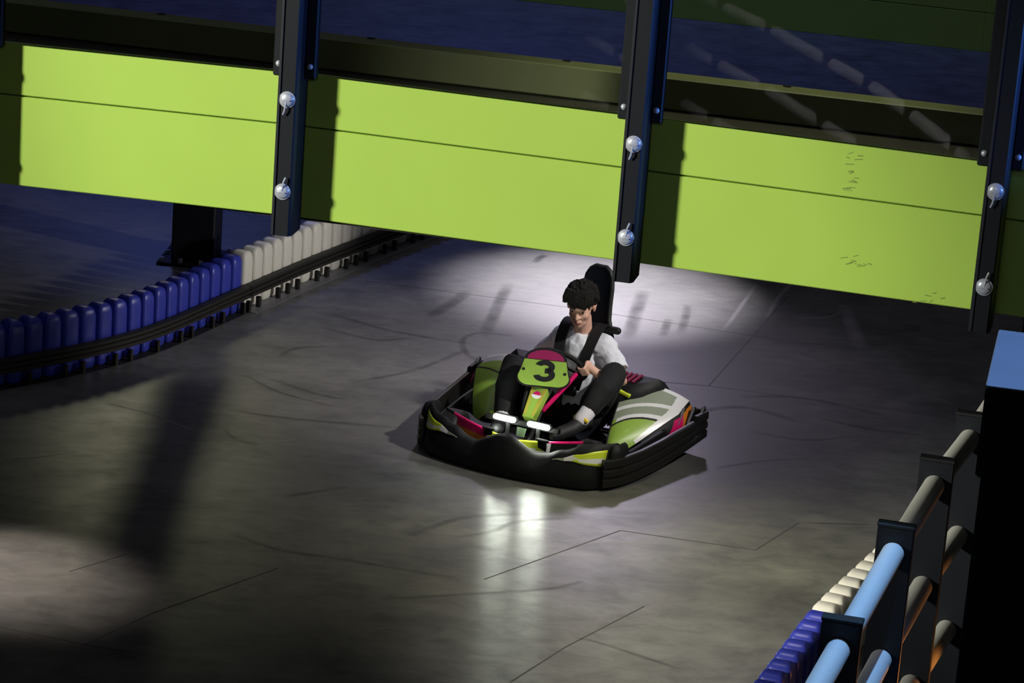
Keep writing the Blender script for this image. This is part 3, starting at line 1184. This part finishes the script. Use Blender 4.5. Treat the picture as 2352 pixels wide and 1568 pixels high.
# engine cover with magenta vents beside the seat
for s in (1, -1):
    mb = MB()
    rings = []
    for x, zt_, y0, y1 in ((-.30, .30, .24, .33), (-.36, .375, .225, .42), (-.48, .405, .22, .50), (-.58, .36, .22, .50), (-.60, .25, .24, .46)):
        rings.append([(x, s * y0, .12), (x, s * y0, zt_ - .03), (x, s * (y0 + .03), zt_), (x, s * (y1 - .04), zt_), (x, s * y1, zt_ - .04), (x, s * y1, .14)])
    mb.loft(rings)
    ec = kp('engine_cover', mb, BLKP, 40)
    for k in range(4):
        y = .25 + .032 * k
        kp('vent', MB().bar((-.372, s * y, .388), (-.47, s * (y + .015), .411), .016, .008), K_VENT, parent=ec)
    kp('trim_strip', MB().bar((-.335, s * .245, .348), (-.335, s * .36, .318), .045, .02, bev=.004), K_YEL, parent=ec)


# side bumpers: hollow black plastic walls
def wall_strip(path_, thick_):
    """path_: (x, y, z0, z1); the thickness lies on the inner side"""
    rings = []
    for i, (x, y, z0, z1) in enumerate(path_):
        a_ = path_[max(i - 1, 0)]
        b_ = path_[min(i + 1, len(path_) - 1)]
        t = V((b_[0] - a_[0], b_[1] - a_[1], 0)).normalized()
        n = V((-t.y, t.x, 0)) * thick_
        zs = z1 - z0
        out_ = []
        for f_, d_ in ((0, .25), (.06, 0), (.26, 0), (.30, .35), (.36, .35), (.40, 0), (.58, 0), (.62, .3), (.68, .3), (.72, 0), (.96, 0), (1, .3)):
            out_.append(V((x, y, z0 + zs * f_)) + n * d_)
        out_ += [V((x, y, z1 + .0)) + n * .9, V((x, y, z1 - .01)) + n, V((x, y, z0)) + n]
        rings.append(out_)
    return rings


for s in (1, -1):
    pts = [(.46, .585, .025, .185), (.40, .622, .022, .182), (.30, .655, .022, .182), (.15, .685, .026, .186), (0, .705, .034, .194), (-.15, .722, .045, .203), (-.30, .738, .060, .213),
           (-.42, .750, .075, .222), (-.43, .751, .076, .25), (-.55, .765, .095, .255), (-.575, .745, .098, .255), (-.585, .66, .098, .25)]
    kp('side_bumper', MB().loft(wall_strip([(x, s * y, a_, b_) for x, y, a_, b_ in pts], .030 * s)), SIDEP, 35)
    ipts = [(.30, .575, .05, .150), (.1, .60, .05, .160), (-.1, .615, .05, .175), (-.28, .625, .06, .185)]
    kp('bumper_liner', MB().loft(wall_strip([(x, s * y, a_, b_) for x, y, a_, b_ in ipts], .02 * s)), BLKP, 35)
    for k in range(3):
        x0 = -.36 - .05 * k
        kp('bumper_fin', MB().poly([(0, 0), (-.11, 0), (-.11, .085), (-.075, .085)], .012, (x0, s * (.655 + .04 * k), .19), (1, 0, 0), (0, 0, 1)), BLKP)
        kp('edge_trim', MB().bar((x0 - .005, s * (.655 + .04 * k), .199), (x0 - .075, s * (.655 + .04 * k), .279), .014, .005, up=(1, 0, 1)), GREYP)
kp('rear_bumper', MB().loft(wall_strip([(-.585, .66, .09, .25), (-.61, .40, .09, .24), (-.615, .2, .09, .23), (-.62, 0, .09, .23), (-.615, -.2, .09, .23), (-.61, -.4, .09, .24), (-.585, -.66, .09, .25)], .03)), BLKP, 35)

# pedals, tank cap
for y in (-.15, .19):
    kp('pedal', MB().bar((.42, y, .07), (.45, y, .22), .05, .012, up=(1, 0, 0)).tube([(.445, y - .03, .215), (.445, y + .03, .215)], .010, 8), MATT)
kp('reflector', MB().tube([(-.335, .225, .205), (-.330, .225, .235)], [.018, .016], 10), K_ORED, True, label='orange red cap')

# seat: bucket shell with a tall rounded headrest
SY = .03
srows = [(-.06, .12, .14, .07), (-.12, .065, .165, .075), (-.22, .055, .175, .09), (-.30, .075, .180, .10), (-.37, .16, .195, .11), (-.40, .30, .205, .09), (-.425, .44, .20, .07), (-.44, .56, .18, .05),
         (-.452, .64, .125, .03), (-.458, .70, .098, .02), (-.468, .78, .090, .015), (-.478, .88, .088, .012), (-.486, .94, .080, .01), (-.490, .975, .062, .006), (-.492, .995, .034, .002)]


def seat_pt(i, v, back):
    x, z, hw_, wrap = srows[i]
    a_ = 2 * v - 1
    xx = x + wrap * abs(a_) ** 2.6
    j0, j1 = srows[max(i - 1, 0)], srows[min(i + 1, len(srows) - 1)]
    t = V((j1[0] - j0[0], 0, j1[1] - j0[1])).normalized()
    n = V((-t.z, 0, t.x))
    return V((xx, SY + hw_ * a_, z + (wrap * .6 * abs(a_) ** 3 if i < 4 else 0))) + n * back


mb = MB()
rings = []
NV = 14
for i in range(len(srows)):
    th = .02 if i < 8 else .045
    rings.append([seat_pt(i, k / NV, 0) for k in range(NV + 1)] + [seat_pt(i, 1 - k / NV, th) for k in range(NV + 1)])
mb.loft(rings)
seat = kp('seat', mb, M('seat_shell', (24, 28, 38), .45, var=.1), 50)
# rim along the headrest, its grey highlight put into the colour
rim = [seat_pt(i, 0, .02) for i in range(8, len(srows))] + [seat_pt(i, 1, .02) for i in range(len(srows) - 1, 7, -1)]
kp('headrest_rim', MB().tube(rim, .014, 8), M('rim_highlight', (42, 46, 44), .5), True, seat)
kp('belt_roller', MB().tube([(-.43, -.13, .655), (-.43, .20, .655)], .022, 12), BLKP, True, seat)


def strap(name, pts, wd, th=.012):
    mb = MB()
    P = smooth_path([V(p) for p in pts], 6)
    rings = []
    for i, p in enumerate(P):
        t = (P[min(i + 1, len(P) - 1)] - P[max(i - 1, 0)]).normalized()
        side = V((0, 1, 0)) - t * t.y
        side.normalize()
        n = t.cross(side)
        rings.append([p - side * wd / 2 - n * th / 2, p + side * wd / 2 - n * th / 2, p + side * wd / 2 + n * th / 2, p - side * wd / 2 + n * th / 2])
    mb.loft(rings)
    return kp(name, mb, BELT)


strap('harness_strap', [(-.43, .125, .675), (-.38, .125, .688), (-.315, .125, .668), (-.255, .118, .60), (-.215, .105, .52), (-.20, .085, .42), (-.215, .055, .33)], .062)
strap('harness_strap', [(-.43, -.075, .675), (-.38, -.08, .688), (-.315, -.08, .668), (-.255, -.075, .60), (-.215, -.062, .52), (-.20, -.045, .42), (-.215, 0, .33)], .062)
kp('buckle', MB().box((-.205, .03, .315), (.025, .08, .06), bev=.008), BLKP)

# ------------------------------------------------------------------ the driver
man = empty('person', KO, KROT, 'person with a dark curly fringe and white t-shirt, belted in and steering the go-kart', 'person')


def remesh(mb, name, voxel, mat, it=4, parent=man, disp=0.0):
    me = mb.mesh(name + '_raw', mat)
    o = bpy.data.objects.new(name + '_raw', me)
    C.objects.link(o)
    r = o.modifiers.new('r', 'REMESH'); r.mode = 'VOXEL'; r.voxel_size = voxel; r.use_smooth_shade = True
    if it:
        sm = o.modifiers.new('s', 'SMOOTH'); sm.iterations = it; sm.factor = .5
    if disp:
        tx = bpy.data.textures.new(name + '_folds', 'CLOUDS'); tx.noise_scale = .07
        d = o.modifiers.new('d', 'DISPLACE'); d.texture = tx; d.strength = disp; d.mid_level = .5
    dg = bpy.context.evaluated_depsgraph_get()
    new = bpy.data.meshes.new_from_object(o.evaluated_get(dg))
    new.name = name
    bpy.data.objects.remove(o)
    q = bpy.data.objects.new(name, new)
    C.objects.link(q)
    q.parent = parent
    return q


HC = V((-.275, .028, .805))                       # head centre
HT, HP = radians(14), radians(14)                 # turn and nod
hf = V((cos(HT) * cos(HP), sin(HT) * cos(HP), -sin(HP)))
hl = V((-sin(HT), cos(HT), 0))
hu = hf.cross(hl)
HM = Matrix((hf, hl, hu)).transposed()


def hd(x, y, z):
    return HC + HM @ V((x, y, z))


b = MB()
# torso and neck
b.tube([(-.33, .03, .17), (-.345, .03, .30), (-.355, .03, .42), (-.35, .03, .53)], [.105, .105, .12, .115], 16)
b.tube([(-.35, -.10, .565), (-.35, .16, .565)], [.07, .07], 14)
b.tube([(-.345, .03, .58), (-.325, .03, .66), (-.30, .03, .74)], [.062, .052, .052], 14)
# head: skull, face, jaw, chin, nose, brow, cheeks, ears, lips
b.ball(hd(-.015, 0, .035), (.095, .074, .088), 24, 16, HM)
b.ball(hd(.025, 0, -.015), (.066, .062, .085), 24, 16, HM)
b.ball(hd(.036, 0, -.070), (.048, .046, .045), 20, 12, HM)
b.ball(hd(.066, 0, -.088), (.021, .024, .018), 14, 10, HM)
b.tube([hd(.088, 0, .022), hd(.103, 0, -.008), hd(.112, 0, -.024)], [.008, .0105, .0115], 10)
b.ball(hd(.097, .011, -.027), .008, 10, 8)
b.ball(hd(.097, -.011, -.027), .008, 10, 8)
b.tube([hd(.083, -.04, .034), hd(.094, 0, .032), hd(.083, .04, .034)], [.009, .010, .009], 10)
for s in (-1, 1):
    b.ball(hd(.058, .036 * s, -.024), (.022, .022, .024), 12, 8, HM)
    b.ball(hd(-.012, .076 * s, -.002), (.017, .009, .031), 12, 10, HM)
    b.ball(hd(-.020, .083 * s, .012), (.011, .006, .016), 10, 8, HM)
b.tube([hd(.086, -.018, -.055), hd(.093, 0, -.054), hd(.086, .018, -.055)], [.005, .0065, .005], 8)
b.tube([hd(.084, -.014, -.065), hd(.091, 0, -.066), hd(.084, .014, -.065)], [.005, .007, .005], 8)
# legs
HIP = {1: V((-.33, .12, .18)), -1: V((-.33, -.06, .18))}
KNEE = {1: V((-.13, .335, .495)), -1: V((.0, -.255, .455))}
ANK = {1: V((.09, .265, .265)), -1: V((.235, -.17, .225))}
TOE = {1: V((.27, .20, .215)), -1: V((.345, -.15, .195))}
for s in (1, -1):
    b.tube([HIP[s], HIP[s].lerp(KNEE[s], .5), KNEE[s], KNEE[s].lerp(ANK[s], .35), ANK[s]], [.078, .066, .050, .048, .032], 14)
    b.tube([ANK[s], ANK[s].lerp(TOE[s], .4) - V((0, 0, .02)), TOE[s]], [.034, .036, .026], 12)
# arms
SHO = {1: V((-.345, .185, .565)), -1: V((-.345, -.125, .565))}
ELB = {1: V((-.285, .315, .405)), -1: V((-.265, -.245, .395))}
WRI = {1: V((-.135, .225, .475)), -1: V((-.135, -.205, .475))}
GRIP = {1: wc + (wl_ * cos(radians(8)) + wu * sin(radians(8))) * WR, -1: wc + (wl_ * cos(radians(172)) + wu * sin(radians(172))) * WR}
for s in (1, -1):
    b.tube([SHO[s], SHO[s].lerp(ELB[s], .5), ELB[s], ELB[s].lerp(WRI[s], .35), WRI[s]], [.05, .044, .036, .037, .026], 12)
    g = GRIP[s]
    rt = (g - wc).normalized()                    # outward from the wheel hub
    tg_ = wn.cross(rt)                            # along the rim
    palm = g + rt * .024 + wn * .018
    b.ball(palm, (.030, .042, .019), 14, 10, Matrix((wn, tg_, rt)).transposed())
    b.tube([WRI[s], palm], [.026, .024], 10)
    for k, (off, lnf) in enumerate(((-.030, .9), (-.010, 1.0), (.010, .97), (.029, .82))):
        p0 = g + rt * .028 + tg_ * off + wn * .008
        p1 = g + rt * .024 + tg_ * off - wn * .022 * lnf
        p2 = g - rt * .004 + tg_ * off * .95 - wn * .030
        p3 = g - rt * .024 + tg_ * off * .9 - wn * .014 * lnf
        b.tube([p0, p1, p2, p3], [.0095, .0095, .009, .0075], 8)
    th0 = palm + tg_ * .030 * s + wn * .012
    b.tube([th0, g + tg_ * .048 * s + wn * .020 - rt * .004, g + tg_ * .058 * s + wn * .010 - rt * .022], [.012, .0105, .009], 8)
body = remesh(b, 'body', .0048, SKIN, 3)

# shirt
b = MB()
b.tube([(-.325, .03, .18), (-.34, .03, .30), (-.35, .03, .42), (-.345, .03, .53)], [.125, .128, .142, .132], 18)
b.tube([(-.345, -.10, .563), (-.345, .16, .563)], [.086, .086], 16)
b.tube([(-.345, .03, .575), (-.33, .03, .628)], [.098, .072], 16, round_cap=False)
for s in (1, -1):
    el = SHO[s].lerp(ELB[s], .64)
    b.tube([SHO[s] + V((0, -.02 * s, -.004)), SHO[s].lerp(ELB[s], .4) + V((0, 0, -.004)), el + V((0, 0, -.006))], [.070, .070, .074], 14, round_cap=False)
shirt = remesh(b, 't_shirt', .0065, SHIRT, 4, disp=.022)

# trousers
b = MB()
b.tube([(-.325, -.05, .17), (-.325, .11, .17)], [.125, .125], 14)
b.tube([(-.325, .03, .18), (-.335, .03, .25)], [.128, .124], 16)
for s in (1, -1):
    lo = KNEE[s].lerp(ANK[s], .74 if s == 1 else .9)
    b.tube([HIP[s], HIP[s].lerp(KNEE[s], .5), KNEE[s], KNEE[s].lerp(lo, .45), lo], [.096, .088, .072, .072, .056], 16)
remesh(b, 'trousers', .0065, TROU, 5, disp=.007)
for s in (1, -1):
    # sock and shoe
    lo = KNEE[s].lerp(ANK[s], .70 if s == 1 else .92)
    kp('sock', MB().tube([lo, ANK[s].lerp(TOE[s], .08)], [.047, .047], 14), M('white_cotton', (228, 226, 232), .8), True, parent=man)
    b = MB()
    A, T = ANK[s], TOE[s]
    dn = V((0, 0, -1))
    b.tube([A + dn * .012 + (A - T) * .1, A.lerp(T, .45) + dn * .022, T + dn * .006, T + (T - A) * .18], [.044, .043, .038, .028], 14)
    sh = remesh(b, 'shoe', .006, M('shoe_black', (26, 27, 30), .6), 3)
    d = (T - A).normalized()
    sd = d.cross(V((0, 0, 1))).normalized()
    kp('shoe_stripe', MB().tube([A.lerp(T, .10) - sd * .045 + V((0, 0, .010)), A.lerp(T, .14) + V((0, 0, .038)), A.lerp(T, .10) + sd * .045 + V((0, 0, .010))], .013, 8), M('yellow_rubber', (232, 206, 44), .5), True, parent=sh)

# face details
for s in (-1, 1):
    kp('eye', MB().ball(hd(.0835, .031 * s, .012), (.0085, .0125, .0045), 12, 8, HM), EYEW, True, parent=man)
    kp('iris', MB().ball(hd(.0905, .031 * s, .0105), (.004, .0065, .0055), 10, 8, HM), EYED, True, parent=man)
    kp('eyebrow', MB().tube([hd(.091, .014 * s, .034), hd(.093, .030 * s, .039), hd(.082, .048 * s, .033)], [.0045, .0055, .003], 8), HAIR, True, parent=man)
kp('lips', MB().tube([hd(.0885, -.018, -.0615), hd(.0965, 0, -.0598), hd(.0885, .018, -.0615)], [.0035, .006, .0035], 8), LIPS, True, parent=man)

# hair: a thick curly mop with a fringe over the forehead
b = MB()
b.ball(hd(-.022, 0, .062), (.108, .088, .080), 24, 16, HM)
b.ball(hd(.035, 0, .088), (.078, .084, .048), 20, 14, HM)
b.ball(hd(-.065, 0, .015), (.060, .078, .078), 20, 14, HM)
rnd = random.Random(3)
for k in range(420):
    a_ = rnd.uniform(-pi, pi)
    zz = rnd.uniform(-.25, 1)
    rr_ = sqrt(max(0, 1 - zz * zz))
    x, y = cos(a_) * rr_, sin(a_) * rr_
    if x > .30 and zz < .22:
        continue
    g_ = rnd.uniform(.98, 1.10)
    p = hd(-.012 + .104 * x * g_, .088 * y * g_, .060 + .078 * zz * g_)
    b.ball(p, rnd.uniform(.007, .014), 8, 6)
for k in range(60):
    p = hd(.098 + rnd.uniform(-.01, .018) - 4.5 * (q := rnd.uniform(-.075, .075)) ** 2, q, rnd.uniform(.072, .112))
    b.ball(p, rnd.uniform(.008, .013), 8, 6)
for k in range(46):
    y = rnd.uniform(-.080, .080)
    x = .098 - 3.6 * y * y
    z0 = rnd.uniform(.030, .078) 
    dy = rnd.uniform(-.022, .022)
    b.tube([hd(x - .03, y * .9, .118), hd(x + .010, y, .094), hd(x + .013, y + dy * .5, .078), hd(x + .010, y + dy, z0)], [.016, .014, .011, .005], 8)
hair = remesh(b, 'hair', .0038, HAIR, 1)
